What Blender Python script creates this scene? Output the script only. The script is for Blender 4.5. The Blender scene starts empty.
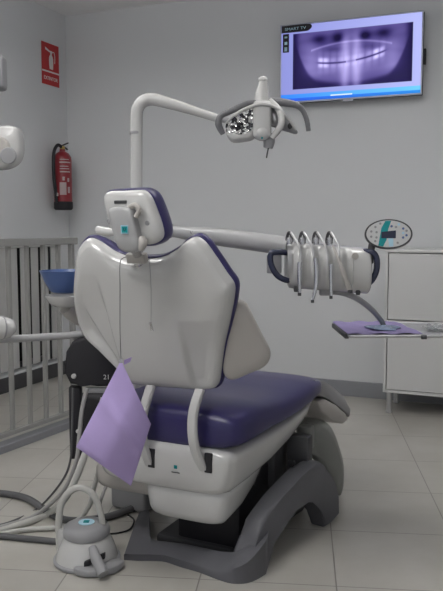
import bpy, bmesh, math, random
import numpy as np
from mathutils import Vector, Matrix
random.seed(4)
S = bpy.context.scene
COL = S.collection
V = Vector
# ---------------------------------------------------------------- camera
FPX, HC = 742.0, 1.2
TH = math.atan(69.0/FPX)
cam = bpy.data.cameras.new('camera'); camo = bpy.data.objects.new('camera', cam); COL.objects.link(camo)
cam.sensor_fit = 'VERTICAL'; cam.sensor_height = 36; cam.lens = 36*FPX/591; cam.clip_start = .05
camo.location = (0, 0, HC); camo.rotation_euler = (math.pi/2-TH, 0, 0); S.camera = camo
CAM = V((0, 0, HC))
def ray(px, py):
    a = (px-221.5)/FPX; b = (295.5-py)/FPX
    return V((a, math.cos(TH)+b*math.sin(TH), -math.sin(TH)+b*math.cos(TH)))
def P(px, py, Y):
    d = ray(px, py); return CAM+d*(Y/d.y)
def F(px, py, z=0.0):
    d = ray(px, py); return CAM+d*((z-HC)/d.z)
def PL(px, py, p0, n):
    d = ray(px, py); return CAM+d*((p0-CAM).dot(n)/d.dot(n))
# ---------------------------------------------------------------- materials
def mat(name, col, rough=.5, metal=0, var=.04, scale=8, bump=0, bscale=60, spec=.5, coat=0, emit=None, trans=0, alpha=1):
    m = bpy.data.materials.new(name); m.use_nodes = True
    n = m.node_tree.nodes; l = m.node_tree.links; b = n['Principled BSDF']
    b.inputs['Roughness'].default_value = rough; b.inputs['Metallic'].default_value = metal
    b.inputs['Specular IOR Level'].default_value = spec
    b.inputs['Coat Weight'].default_value = coat
    b.inputs['Transmission Weight'].default_value = trans
    tc = n.new('ShaderNodeTexCoord'); no = n.new('ShaderNodeTexNoise')
    no.inputs['Scale'].default_value = scale; no.inputs['Detail'].default_value = 4
    l.new(tc.outputs['Object'], no.inputs['Vector'])
    mx = n.new('ShaderNodeMix'); mx.data_type = 'RGBA'
    c = V(col)
    mx.inputs['A'].default_value = (*(c*(1-var)), 1); mx.inputs['B'].default_value = (*[min(1, x) for x in c*(1+var)], 1)
    l.new(no.outputs['Fac'], mx.inputs['Factor']); l.new(mx.outputs['Result'], b.inputs['Base Color'])
    if bump:
        n2 = n.new('ShaderNodeTexNoise'); n2.inputs['Scale'].default_value = bscale
        l.new(tc.outputs['Object'], n2.inputs['Vector'])
        bp = n.new('ShaderNodeBump'); bp.inputs['Strength'].default_value = bump; bp.inputs['Distance'].default_value = .004
        l.new(n2.outputs['Fac'], bp.inputs['Height']); l.new(bp.outputs['Normal'], b.inputs['Normal'])
    if emit:
        b.inputs['Emission Color'].default_value = (*emit[0], 1); b.inputs['Emission Strength'].default_value = emit[1]
    return m
M = dict(
 wall=mat('painted_wall', (.64,.65,.665), .75, var=.015, scale=1.5, bump=.05, bscale=120),
 ceil=mat('painted_ceiling', (.82,.82,.825), .9, var=.01),
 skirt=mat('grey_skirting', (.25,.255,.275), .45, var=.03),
 white=mat('white_plastic', (.55,.547,.54), .2, var=.02, coat=.6),
 offwhite=mat('warm_white_plastic', (.46,.435,.41), .4, var=.03),
 cab=mat('cabinet_laminate', (.62,.62,.62), .4, var=.01),
 grey=mat('grey_casting', (.115,.115,.128), .5, var=.05, bump=.1, bscale=200),
 mid=mat('mid_grey_plastic', (.30,.30,.31), .42, var=.04),
 olive=mat('olive_grey_plastic', (.23,.235,.22), .4, var=.05),
 purple=mat('purple_vinyl', (.033,.028,.110), .3, var=.08, bump=.12, bscale=260, spec=.45),
 grip=mat('grip_grey', (.17,.17,.18), .45, var=.04),
 navy=mat('navy_rubber', (.03,.035,.07), .25, var=.1),
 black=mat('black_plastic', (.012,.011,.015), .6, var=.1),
 dark=mat('dark_grey_plastic', (.06,.06,.065), .5, var=.1),
 armgrey=mat('pale_grey_enamel', (.38,.38,.385), .32, var=.02, coat=.3),
 steel=mat('brushed_steel', (.62,.62,.64), .22, 1, var=.05),
 alu=mat('satin_aluminium', (.55,.55,.56), .38, .8, var=.05),
 red=mat('extinguisher_red', (.24,.012,.02), .3, var=.05, coat=.4),
 signred=mat('sign_red', (.45,.02,.022), .5, var=.03),
 labelink=mat('label_print', (.42,.33,.33), .6, var=.05),
 print_=mat('white_print', (.72,.70,.68), .6, var=.03),
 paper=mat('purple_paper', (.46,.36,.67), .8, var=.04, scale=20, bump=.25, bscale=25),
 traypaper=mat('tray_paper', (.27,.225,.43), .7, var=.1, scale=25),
 blue=mat('blue_bowl', (.07,.125,.30), .3, var=.08),
 teal=mat('teal_print', (.0,.28,.30), .4, var=.05),
 ltblue=mat('pale_blue_print', (.45,.68,.80), .4, var=.05),
 hose=mat('grey_hose', (.36,.355,.35), .45, var=.05),
 lhose=mat('light_hose', (.50,.495,.47), .45, var=.04),
 dhose=mat('dark_hose', (.10,.10,.105), .5, var=.06),
 rail=mat('painted_railing', (.30,.30,.29), .5, var=.03),
 slat=mat('blind_fabric', (.52,.52,.51), .8, var=.03, bump=.2, bscale=200),
 glassdark=mat('dark_window_glass', (.02,.02,.024), .15, var=.1),
 brass=mat('brass', (.5,.36,.12), .3, 1, var=.05),
 tvbez=mat('tv_bezel', (.45,.47,.55), .25, var=.03),
)
def clearglass():
    m = bpy.data.materials.new('clear_plastic'); m.use_nodes = True
    b = m.node_tree.nodes['Principled BSDF']; b.inputs['Transmission Weight'].default_value = .85
    b.inputs['Roughness'].default_value = .08; b.inputs['Base Color'].default_value = (.9,.92,.93,1); b.inputs['IOR'].default_value = 1.45
    return m
M['clear'] = clearglass()
M['wrap'] = mat('pale_blue_film', (.42,.52,.72), .15, var=.25, scale=60, bump=1, bscale=70, trans=.35)
def reflector():
    m = bpy.data.materials.new('faceted_reflector'); m.use_nodes = True
    n = m.node_tree.nodes; l = m.node_tree.links; b = n['Principled BSDF']
    b.inputs['Metallic'].default_value = .9; b.inputs['Roughness'].default_value = .12
    tc = n.new('ShaderNodeTexCoord'); v = n.new('ShaderNodeTexVoronoi'); v.inputs['Scale'].default_value = 75
    l.new(tc.outputs['Object'], v.inputs['Vector'])
    r = n.new('ShaderNodeValToRGB'); r.color_ramp.elements[0].color = (.10,.10,.11,1); r.color_ramp.elements[1].color = (.95,.95,.95,1)
    r.color_ramp.elements[0].position = .0; r.color_ramp.elements[1].position = .42; r.color_ramp.interpolation = 'CONSTANT'
    l.new(v.outputs['Color'], r.inputs['Fac']); l.new(r.outputs['Color'], b.inputs['Base Color'])
    bp = n.new('ShaderNodeBump'); bp.inputs['Strength'].default_value = .8; bp.inputs['Distance'].default_value = .01
    l.new(v.outputs['Distance'], bp.inputs['Height']); l.new(bp.outputs['Normal'], b.inputs['Normal'])
    return m
M['refl'] = reflector()
TILE_A = math.radians(6.2)
def floormat():
    m = bpy.data.materials.new('floor_tiles'); m.use_nodes = True
    n = m.node_tree.nodes; l = m.node_tree.links; b = n['Principled BSDF']
    tc = n.new('ShaderNodeTexCoord'); mp = n.new('ShaderNodeMapping'); mp.vector_type = 'POINT'
    mp.inputs['Rotation'].default_value = (0, 0, TILE_A)
    T = .463
    mp.inputs['Location'].default_value = (-.125+T*10, -2.875+T*20, 0)
    l.new(tc.outputs['Object'], mp.inputs['Vector'])
    br = n.new('ShaderNodeTexBrick'); br.offset = 0; br.squash = 1
    br.inputs['Scale'].default_value = 1; br.inputs['Brick Width'].default_value = T; br.inputs['Row Height'].default_value = T
    br.inputs['Mortar Size'].default_value = .0028; br.inputs['Mortar Smooth'].default_value = .3
    br.inputs['Color1'].default_value = (.47,.455,.42,1); br.inputs['Color2'].default_value = (.435,.42,.39,1); br.inputs['Mortar'].default_value = (.24,.225,.205,1)
    l.new(mp.outputs['Vector'], br.inputs['Vector'])
    no = n.new('ShaderNodeTexNoise'); no.inputs['Scale'].default_value = 3.2; no.inputs['Detail'].default_value = 6; no.inputs['Roughness'].default_value = .6
    l.new(tc.outputs['Object'], no.inputs['Vector'])
    mx = n.new('ShaderNodeMix'); mx.data_type = 'RGBA'; mx.blend_type = 'MULTIPLY'; mx.inputs['Factor'].default_value = 1
    r = n.new('ShaderNodeValToRGB'); r.color_ramp.elements[0].color = (.90,.89,.87,1); r.color_ramp.elements[1].color = (1.05,1.05,1.05,1)
    r.color_ramp.elements[0].position = .3; r.color_ramp.elements[1].position = .7
    l.new(no.outputs['Fac'], r.inputs['Fac']); l.new(br.outputs['Color'], mx.inputs['A']); l.new(r.outputs['Color'], mx.inputs['B'])
    l.new(mx.outputs['Result'], b.inputs['Base Color'])
    b.inputs['Roughness'].default_value = .3
    bp = n.new('ShaderNodeBump'); bp.inputs['Strength'].default_value = .3; bp.inputs['Distance'].default_value = .002; bp.invert = True
    l.new(br.outputs['Fac'], bp.inputs['Height']); l.new(bp.outputs['Normal'], b.inputs['Normal'])
    return m
M['floor'] = floormat()
# ---------------------------------------------------------------- mesh helpers
def catmull(pts, k=8, closed=False):
    pts = [V(p) for p in pts]; n = len(pts); out = []
    rng = range(n if closed else n-1)
    for i in rng:
        if closed: p0, p1, p2, p3 = pts[i-1], pts[i], pts[(i+1) % n], pts[(i+2) % n]
        else: p0, p1, p2, p3 = pts[max(i-1,0)], pts[i], pts[i+1], pts[min(i+2,n-1)]
        for j in range(k):
            t = j/k
            out.append(.5*((2*p1)+(p2-p0)*t+(2*p0-5*p1+4*p2-p3)*t*t+(3*p1-p0-3*p2+p3)*t**3))
    if not closed: out.append(pts[-1])
    return out
class MB:
    def __init__(s): s.b = bmesh.new()
    def grid(s, rings, closed=True, cap0=True, cap1=True):
        vs = [[s.b.verts.new(p) for p in r] for r in rings]
        n = len(vs[0])
        for i in range(len(vs)-1):
            for j in range(n if closed else n-1):
                k = (j+1) % n
                s.b.faces.new((vs[i][j], vs[i][k], vs[i+1][k], vs[i+1][j]))
        if closed and cap0: s.b.faces.new(list(reversed(vs[0])))
        if closed and cap1: s.b.faces.new(vs[-1])
        return s
    def tube(s, pts, r, n=12, k=8, smooth=True, flat=1.0):
        raw = [V(p) for p in pts]
        path = catmull(raw, k) if smooth and len(raw) > 2 else raw
        m = len(path)
        if isinstance(r, (int, float)): rr = [r]*m
        else: rr = list(np.interp(np.linspace(0, len(r)-1, m), range(len(r)), r))
        t0 = (path[1]-path[0]).normalized()
        up = V((0,0,1)) if abs(t0.z) < .9 else V((1,0,0))
        nrm = (up-t0*up.dot(t0)).normalized()
        rings = []
        for i, p in enumerate(path):
            t = (path[min(i+1,m-1)]-path[max(i-1,0)]).normalized()
            nrm = (nrm-t*nrm.dot(t)).normalized(); bn = t.cross(nrm)
            rings.append([p+(nrm*math.cos(a)*flat+bn*math.sin(a))*rr[i] for a in [2*math.pi*q/n for q in range(n)]])
        return s.grid(rings)
    def cyl(s, a, b, r, r2=None, n=24):
        return s.tube([a, b], [r, r if r2 is None else r2], n=n, smooth=False)
    def lathe(s, c, prof, n=32, axis=V((0,0,1)), sx=1):
        axis = V(axis).normalized(); u = axis.orthogonal().normalized(); w = axis.cross(u)
        rings = [[V(c)+axis*h+(u*math.cos(a)*sx+w*math.sin(a))*max(r,1e-4) for a in [2*math.pi*q/n for q in range(n)]] for r, h in prof]
        return s.grid(rings)
    def box(s, c, ex, ey, ez, bev=0, seg=2):
        """box with centre c and half extent vectors ex ey ez"""
        c = V(c); ex, ey, ez = V(ex), V(ey), V(ez)
        vs = [s.b.verts.new(c+ex*i+ey*j+ez*k) for i in (-1,1) for j in (-1,1) for k in (-1,1)]
        fs = [s.b.faces.new([vs[q] for q in f]) for f in ((0,1,3,2),(4,6,7,5),(0,4,5,1),(2,3,7,6),(0,2,6,4),(1,5,7,3))]
        if bev:
            ed = list({e for f in fs for e in f.edges})
            bmesh.ops.bevel(s.b, geom=ed, offset=bev, segments=seg, affect='EDGES', profile=.5)
        return s
    def prism(s, poly, d, bev=0, seg=2):
        poly = [V(p) for p in poly]; d = V(d)
        a = [s.b.verts.new(p) for p in poly]; b = [s.b.verts.new(p+d) for p in poly]; n = len(poly)
        fs = [s.b.faces.new(a), s.b.faces.new(list(reversed(b)))]
        for i in range(n): fs.append(s.b.faces.new((a[(i+1) % n], a[i], b[i], b[(i+1) % n])))
        if bev:
            ed = list({e for f in fs[:2] for e in f.edges})
            bmesh.ops.bevel(s.b, geom=ed, offset=bev, segments=seg, affect='EDGES', profile=.5)
        return s
    def sphere(s, c, r, sc=(1,1,1), n=16):
        c = V(c); rings = []
        for i in range(1, n):
            t = math.pi*i/n
            rings.append([c+V((r*sc[0]*math.sin(t)*math.cos(a), r*sc[1]*math.sin(t)*math.sin(a), r*sc[2]*math.cos(t))) for a in [2*math.pi*q/(2*n) for q in range(2*n)]])
        return s.grid(rings)
    def pillow(s, outline, nrm, rings, centre=None, disp=None):
        """closed outline; rings = (scale towards the centre, offset along nrm)"""
        o = [V(p) for p in outline]; c = centre or sum(o, V())/len(o)
        rr = []
        for sc, h in rings:
            r = []
            for p in o:
                q = c+(p-c)*sc
                hh = h+(disp(q) if disp else 0)
                r.append(q+nrm*hh)
            rr.append(r)
        return s.grid(rr)
    def build(s, name, m, parent=None, smooth=True, angle=40):
        bmesh.ops.recalc_face_normals(s.b, faces=s.b.faces)
        me = bpy.data.meshes.new(name)
        root = parent
        off = V((0,0,0))
        while root is not None: off = off+V(root.location); root = root.parent
        if parent is None:
            vs = [v.co for v in s.b.verts]
            off = V(((min(v.x for v in vs)+max(v.x for v in vs))/2, (min(v.y for v in vs)+max(v.y for v in vs))/2, min(v.z for v in vs)))
        for v in s.b.verts: v.co -= off
        s.b.to_mesh(me); s.b.free(); me.materials.append(m)
        o = bpy.data.objects.new(name, me); COL.objects.link(o)
        if parent is not None: o.parent = parent
        else: o.location = off
        if smooth:
            me.polygons.foreach_set('use_smooth', [True]*len(me.polygons))
            try: me.set_sharp_from_angle(angle=math.radians(angle))
            except Exception: pass
        return o
def tag(o, label, cat, group=None):
    o['label'] = label; o['category'] = cat
    if group: o['group'] = group
    return o
def thing(name, loc, label, cat, group=None):
    o = bpy.data.objects.new(name, None); o.location = loc; o.empty_display_size = .05; COL.objects.link(o)
    return tag(o, label, cat, group)
def struct(o): o['kind'] = 'structure'; return o
def text(name, body, c, right, up, height, m, parent, width=None, depth=.0008):
    """lettering as mesh, centred at c"""
    cu = bpy.data.curves.new(name, 'FONT'); cu.body = body; cu.align_x = 'CENTER'; cu.align_y = 'CENTER'; cu.size = 1; cu.extrude = .02
    to = bpy.data.objects.new(name, cu); COL.objects.link(to)
    dg = bpy.context.evaluated_depsgraph_get(); me = bpy.data.meshes.new_from_object(to.evaluated_get(dg))
    bpy.data.objects.remove(to)
    xs = [v.co.x for v in me.vertices]; ys = [v.co.y for v in me.vertices]
    cx, cy = (max(xs)+min(xs))/2, (max(ys)+min(ys))/2
    sy = height/(max(ys)-min(ys)); sx = width/(max(xs)-min(xs)) if width else sy
    right = V(right).normalized(); up = V(up).normalized(); nn = right.cross(up)
    off = V((0,0,0)); root = parent
    while root is not None: off = off+V(root.location); root = root.parent
    for v in me.vertices:
        v.co = V(c)+right*((v.co.x-cx)*sx)+up*((v.co.y-cy)*sy)+nn*(v.co.z/.02*depth)-off
    me.materials.clear(); me.materials.append(m); me.name = name
    o = bpy.data.objects.new(name, me); COL.objects.link(o); o.parent = parent
    return o
def circ(c, u, w, r, r2=None, n=32):
    r2 = r2 or r
    return [V(c)+V(u)*math.cos(2*math.pi*i/n)*r+V(w)*math.sin(2*math.pi*i/n)*r2 for i in range(n)]
Z = V((0,0,1))
# ---------------------------------------------------------------- the room
RA = math.radians(22.5)
U = V((math.cos(RA), -math.sin(RA), 0))      # along the back wall, to the right
W = V((-math.sin(RA), -math.cos(RA), 0))     # out of the back wall, towards the viewer
CO = F(72, 371.5)
def R(u, v, z=0): return CO+U*u+W*v+Z*z
def wallL(px, py, off=0): return PL(px, py, R(off,0), U)
def wallB(px, py, off=0): return PL(px, py, R(0,off), W)
HR = PL(72, 15, CO, W).z
def slab(name, m, c, hu, hv, hz, parent=None):
    return MB().box(c, U*hu, W*hv, Z*hz).build(name, m, parent, smooth=False)
flo = MB().box((0.3, 3, -.05), V((7,0,0)), V((0,6.5,0)), Z*.05).build('floor', M['floor'], smooth=False)
# keep the tile pattern in world metres
me = flo.data; off = V(flo.location); flo.location = (0,0,0)
for v in me.vertices: v.co += off
struct(flo)
struct(slab('ceiling', M['ceil'], R(2.4,3.4,HR+.05), 2.6, 3.6, .05))
struct(slab('wall_back', M['wall'], R(2.4,-.1,HR/2), 2.6, .1, HR/2))
struct(slab('wall_right', M['wall'], R(4.9,3.4,HR/2), .1, 3.4, HR/2))
# left wall with a low wide window
WZ0, WZ1, WV0, WV1 = .12, 1.08, .12, 2.6
b = MB()
b.box(R(-.1,3.4,(WZ1+HR)/2), U*.1, W*3.4, Z*((HR-WZ1)/2))
b.box(R(-.1,WV0/2,WZ1/2), U*.1, W*WV0/2, Z*WZ1/2)
b.box(R(-.1,(WV1+6.8)/2,WZ1/2), U*.1, W*(6.8-WV1)/2, Z*WZ1/2)
b.box(R(-.1,(WV0+WV1)/2,WZ0/2), U*.1, W*(WV1-WV0)/2, Z*WZ0/2)
struct(b.build('wall_left', M['wall'], smooth=False))
wn = bpy.data.objects.new('window_1', None); wn.location = R(-.12,(WV0+WV1)/2,WZ0); COL.objects.link(wn); struct(wn)
MB().box(R(-.15,(WV0+WV1)/2,(WZ0+WZ1)/2), U*.006, W*(WV1-WV0)/2, Z*(WZ1-WZ0)/2).build('pane', M['glassdark'], wn, smooth=False)
b = MB()
for v in (WV0+.02, (WV0+WV1)/2, WV1-.02): b.box(R(-.13,v,(WZ0+WZ1)/2), U*.02, W*.02, Z*(WZ1-WZ0)/2)
for z in (WZ0+.02, WZ1-.02): b.box(R(-.13,(WV0+WV1)/2,z), U*.02, W*(WV1-WV0)/2, Z*.02)
b.build('window_frame', M['dark'], wn, smooth=False)
# skirting
sk0, sk1 = 0.0, .105
struct(MB().box(R(2.45,.008,.055), U*2.43, W*.008, Z*.055, .004).build('baseboard_back', M['skirt'], smooth=False))
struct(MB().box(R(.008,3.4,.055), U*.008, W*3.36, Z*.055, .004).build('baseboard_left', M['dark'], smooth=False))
# vertical blind
vb = thing('vertical_blind', R(-.03, (WV0+WV1)/2, WZ0), 'pale grey vertical blind of wide slats in the low dark window of the left wall', 'blind')
MB().box(R(-.035,(WV0+WV1)/2,WZ1-.02), U*.02, W*((WV1-WV0)/2-.005), Z*.018, .003).build('head_rail', M['slat'], vb, smooth=False)
v = WV0+.05
k = 0
while v < WV1-.05:
    tw = math.radians(6)
    du = U*math.sin(tw)+W*math.cos(tw)
    MB().box(R(-.035,v,(WZ0+WZ1)/2-.01), du*.053, du.cross(Z)*.0015, Z*((WZ1-WZ0)/2-.03)).build('slat', M['slat'], vb, smooth=False)
    v += .128; k += 1
# balustrade standing in front of the window
A0, A1 = F(0,452), F(76,424)
dirr = (A1-A0).normalized(); A0 = A0-dirr*.7; L = (A1-A0).length; nb = dirr.cross(Z)
kb = MB().box((A0+A1)/2+Z*.02, dirr*(L/2), nb*.04, Z*.02, .004).build('trim_1', M['skirt'], smooth=False); struct(kb)
bal = thing('railing', (A0+A1)/2+Z*.04-nb*.0, 'grey painted metal railing with square balusters at the left edge', 'railing')
MB().box((A0+A1)/2+Z*1.115, dirr*(L/2+.02), nb*.025, Z*.02, .004).build('top_rail', M['rail'], bal, smooth=False)
MB().box((A0+A1)/2+Z*.085, dirr*(L/2), nb*.014, Z*.012, .002).build('bottom_rail', M['rail'], bal, smooth=False)
dd = L-.01
MB().box(A1+Z*.568-dirr*.015, dirr*.014, nb*.014, Z*.527, .002).build('post', M['rail'], bal, smooth=False)
MB().box(A0+Z*.568+dirr*.015, dirr*.014, nb*.014, Z*.527, .002).build('post', M['rail'], bal, smooth=False)
nbal = PL
for px in (-70, -48,-27,-7,12,30,46,61):
    d = ray(px, 400); pt = PL(px, 400, A0, nb)
    s_ = (pt-A0).dot(dirr)
    if s_ < .05 or s_ > L-.04: continue
    MB().box(A0+dirr*s_+Z*.596, dirr*.011, nb*.011, Z*.499, .002).build('baluster', M['rail'], bal, smooth=False)

# ---------------------------------------------------------------- fire sign and extinguisher
def on_left(px, py, off=0): return wallL(px, py, off)
s0, s1, s2, s3 = on_left(41,41), on_left(58,46.5), on_left(59,89), on_left(42,82)
sc_ = (s0+s1+s2+s3)/4; sw = ((s1-s0).length+(s2-s3).length)/2; sh = (abs(s0.z-s3.z)+abs(s1.z-s2.z))/2
RT = -W; UP = Z; NW = U
sg = thing('fire_sign', sc_-Z*sh/2, 'red and white fire extinguisher sign on the left wall near the corner', 'sign')
def sp(x, y, o=.0): return sc_+RT*(x*sw/2)+UP*(y*sh/2)+NW*o   # -1..1 on the sign
MB().box(sp(0,0,.002), RT*sw/2, UP*sh/2, NW*.002).build('plate', M['signred'], sg, smooth=False)
MB().box(sp(0,-.36,.0045), RT*sw/2, UP*.006, NW*.0006).build('white_band', M['print_'], sg, smooth=False)
b = MB()
b.prism(catmull([sp(-.12,-.22,.0042),sp(-.17,.0,.0042),sp(-.17,.3,.0042),sp(-.05,.46,.0042),sp(.15,.46,.0042),sp(.3,.3,.0042),sp(.3,0,.0042),sp(.27,-.22,.0042)],4), NW*.0008)
b.prism([sp(-.02,.46,.0042),sp(-.02,.60,.0042),sp(.16,.60,.0042),sp(.16,.46,.0042)], NW*.0008)
b.prism([sp(-.6,.78,.0042),sp(-.1,.66,.0042),sp(.22,.66,.0042),sp(.22,.56,.0042),sp(-.1,.58,.0042),sp(-.6,.66,.0042)], NW*.0008)
b.tube([sp(.2,.6,.0048),sp(.42,.62,.0048),sp(.5,.4,.0048),sp(.48,.1,.0048)], .003, n=6)
b.build('pictogram', M['print_'], sg, smooth=False)
text('lettering', 'EXTINTOR', sp(0,-.68,.0048), RT, UP, sh*.085, M['print_'], sg, width=sw*.8)

# extinguisher
e0 = on_left(63.5, 208, .09); ey = (e0-CO).dot(W)
EC = R(.09, ey, 0)
zb, zt = PL(62,210,EC,W).z, PL(62,141,EC,W).z
eh = zt-zb
fe = thing('fire_extinguisher', EC+Z*zb, 'red fire extinguisher with black hose and black base hung on the left wall', 'fire extinguisher')
er = .070
MB().lathe(EC+Z*zb, [(er*.9,.045),(er,.05),(er,eh*.72),(er*.95,eh*.77),(er*.7,eh*.82),(er*.32,eh*.85),(er*.3,eh*.88)]).build('cylinder', M['red'], fe)
MB().lathe(EC+Z*zb, [(er*.9,0),(er*1.04,.012),(er*1.04,.062),(er*.98,.066)]).build('base_cup', M['black'], fe)
MB().lathe(EC+Z*zb, [(.016,eh*.87),(.02,eh*.885),(.02,eh*.92),(.012,eh*.93)]).build('valve', M['brass'], fe)
hd = (-W)
b = MB()
b.box(EC+Z*(zb+eh*.955)+hd*.03, (hd+Z*.35).normalized()*.05, NW*.009, Z*.004, .002)
b.box(EC+Z*(zb+eh*.91)+hd*.035, (hd-Z*.35).normalized()*.035, NW*.008, Z*.004, .002)
b.build('handle', M['black'], fe)
MB().tube([EC+Z*(zb+eh*.9), EC-hd*.06+Z*(zb+eh*.93), EC-hd*.115+Z*(zb+eh*.80), EC-hd*.12+Z*(zb+eh*.5), EC-hd*.10+Z*(zb+eh*.25)], .0125).build('hose', M['black'], fe)
MB().cyl(EC-hd*.10+Z*(zb+eh*.25), EC-hd*.09+Z*(zb+eh*.1), .014, .01).build('nozzle', M['black'], fe)
MB().box(EC-hd*.098+Z*(zb+eh*.22), hd*.006, NW*.02, Z*.012, .002).build('hose_clip', M['offwhite'], fe)
# curved label with print
def lab(a0, a1, z0, z1, rr=.0006):
    ang0 = math.atan2(-W.y*1.0, -W.x*1.0)
    b = MB(); N = 10
    f = lambda a, z, r: EC+(U*math.cos(a)-(-W)*0+(-W)*math.sin(a))*r+Z*(zb+z)
    ro = [[f(a0+(a1-a0)*i/N, z, er+rr) for i in range(N+1)] for z in (z0, z1)]
    ri = [[f(a0+(a1-a0)*i/N, z, er-.002) for i in range(N+1)] for z in (z0, z1)]
    return b.grid([ro[0], ro[1], ri[1], ri[0], ro[0]], closed=False)
b = None
LB = [(-1.35,-.6,.12,.22),(-1.3,-.1,.30,.31),(-1.3,-.2,.325,.333),(-1.3,-.3,.345,.352),(-1.35,-.0,.375,.385),(-1.3,-.25,.4,.406)]
for (a0,a1,z0,z1) in LB:
    lbo = MB()
    N = 8
    f = lambda a, z, r: EC+(U*math.cos(a)+(-W)*math.sin(a))*r+Z*(zb+z*eh/.5*.9)
    ro = [[f(a0+(a1-a0)*i/N, z, er+.0008) for i in range(N+1)] for z in (z0, z1)]
    ri = [[f(a0+(a1-a0)*i/N, z, er-.001) for i in range(N+1)] for z in (z0, z1)]
    lbo.grid([ro[0], ro[1], ri[1], ri[0], ro[0]], closed=False); lbo.build('printed_label', M['labelink'], fe)
for (a, z, w, h) in [(-.9,.25,.12,.03),(-.35,.24,.12,.03),(-.3,.16,.15,.05),(-.85,.26,.1,.01)]:
    lbo = MB()
    f = lambda a, z, r: EC+(U*math.cos(a)+(-W)*math.sin(a))*r+Z*(zb+z*eh/.5*.9)
    ro = [[f(a-w+2*w*i/4, zz, er+.0008) for i in range(5)] for zz in (z-h/2, z+h/2)]
    ri = [[f(a-w+2*w*i/4, zz, er-.001) for i in range(5)] for zz in (z-h/2, z+h/2)]
    lbo.grid([ro[0], ro[1], ri[1], ri[0], ro[0]], closed=False); lbo.build('printed_label', M['labelink'], fe)

# ---------------------------------------------------------------- television
TO = .09
t0, t1, t2, t3 = wallB(279.5,25.5,TO), wallB(422,10.5,TO), wallB(424,95,TO), wallB(280.5,103.5,TO)
u0, u1 = ((t0-CO).dot(U)+(t3-CO).dot(U))/2, ((t1-CO).dot(U)+(t2-CO).dot(U))/2
z0, z1 = (t2.z+t3.z)/2, (t0.z+t1.z)/2
tw_, th_ = u1-u0, z1-z0
TC = R((u0+u1)/2, TO, (z0+z1)/2)
tv = thing('television', R((u0+u1)/2, TO, z0), 'flat wall television showing a panoramic dental x-ray on the back wall', 'television')
MB().box(TC-W*.02, U*tw_/2, W*.018, Z*th_/2, .004).build('casing', M['black'], tv)
b = MB()
for sx in (-1,1): b.box(TC+U*sx*(tw_/2-.005), U*.005, W*.004, Z*th_/2, .001)
b.box(TC+Z*(th_/2-.004), U*tw_/2, W*.0039, Z*.004, .001); b.box(TC-Z*(th_/2-.006), U*tw_/2, W*.0039, Z*.006, .001)
b.build('bezel', M['tvbez'], tv)
MB().box(TC-W*.064+U*.0, U*.12, W*.026, Z*.1, .004).build('wall_bracket', M['black'], tv)
MB().box(TC+U*(tw_/2+.008)-W*.03-Z*.02, U*.008, W*.012, Z*.05, .003).build('side_port_cover', M['black'], tv)
MB().box(TC-Z*(th_/2+.006)-U*.0, U*.035, W*.008, Z*.006, .002).build('sensor_tab', M['tvbez'], tv)
# the picture on the screen: an x-ray drawn as a fine grid of colours
NX, NY = 230, 130
xs = np.linspace(0,1,NX+1); ys = np.linspace(0,1,NY+1)
def picture(x, y):
    """x 0..1 left to right, y 0..1 bottom to top, returns linear rgb"""
    g = lambda a, s: np.exp(-(a/s)**2)
    base = np.stack([.33+.10*x, .36+.10*x, .86+0*x], -1)*1.0
    base = base*(1-.25*(1-x))[...,None]
    # x-ray area
    X = (x-.09)/.85; Y = (y-.155)/.73
    inside = (X > 0) & (X < 1) & (Y > 0) & (Y < 1)
    cx = X-.5
    A = np.abs(cx)
    jaw = .06+1.0*cx**2+15*np.maximum(A-.29,0)**2
    sg = lambda t: 1/(1+np.exp(-np.clip(t,-40,40)))
    body = sg((Y-jaw)/.018)*sg((.455-A)/.012)
    v = .02+.03*sg((.47-A)/.01)
    v = v+body*(.20+.12*g(Y-.3,.2))
    v = v+.16*g(A-.34,.07)*sg((Y-.25)/.05)*sg((.75-Y)/.05)
    v = v+(.30*g(A-.05,.035)+.10*g(cx,.09))*sg((.85-Y)/.06)
    v = v-.30*g(Y-.86,.09)*(g(A-.11,.055)+.8*g(A-.27,.07))
    v = v-.10*g(Y-.66,.05)*g(A-.14,.1)
    v = v+.22*g(Y-(.78-.9*cx**2),.018)*(A<.34)
    occ = .435+.2*cx+.9*cx**2
    w = sg((.28-A)/.008)
    tooth = .35+.65*np.abs(np.sin(cx*math.pi*17))**.7
    d_ = Y-occ
    crown = sg((d_-.015)/.006)*sg((.085-d_)/.012)+sg((-d_-.015)/.006)*sg((.075+d_)/.012)
    root = sg((d_-.08)/.01)*sg((.20-d_)/.03)+sg((-d_-.07)/.01)*sg((.18+d_)/.03)
    v = v+w*tooth*(.30*crown+.12*root)
    v = v*(1-.75*g(d_,.013)*w*(A>.04))
    v = v+.55*crown*(g(cx+.235,.04)+g(cx-.22,.045))*tooth*(A<.28)
    v = v+.02*np.sin(X*17+3*np.sin(Y*11))*np.sin(Y*13+4*X)*body
    v = np.clip(v*(.85+.15*Y),0.006,1)
    col = np.stack([v**1.5*.72+.005, v**1.6*.66+.002, v**1.15*1.1+.035], -1)
    out = np.where(inside[...,None], col, base)
    # task bar
    bar = (y < .095)
    bc = np.stack([.03+.12*x, .22+.35*x, .90+0*x],-1)
    out = np.where(bar[...,None], bc, out)
    bar2 = (y < .045)
    out = np.where(bar2[...,None], np.stack([.02+0*x,.09+.15*x,.75+0*x],-1), out)
    out = np.where(((y>.045)&(y<.06)&(np.abs(x-.45)<.08))[...,None], np.array([.7,.85,1.0]), out)
    return out
b = bmesh.new()
vv = [[b.verts.new(TC+U*((x-.5)*(tw_-.02))+Z*((y-.5)*(th_-.02))+W*.003) for x in xs] for y in ys]
for i in range(NY):
    for j in range(NX): b.faces.new((vv[i][j],vv[i][j+1],vv[i+1][j+1],vv[i+1][j]))
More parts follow.
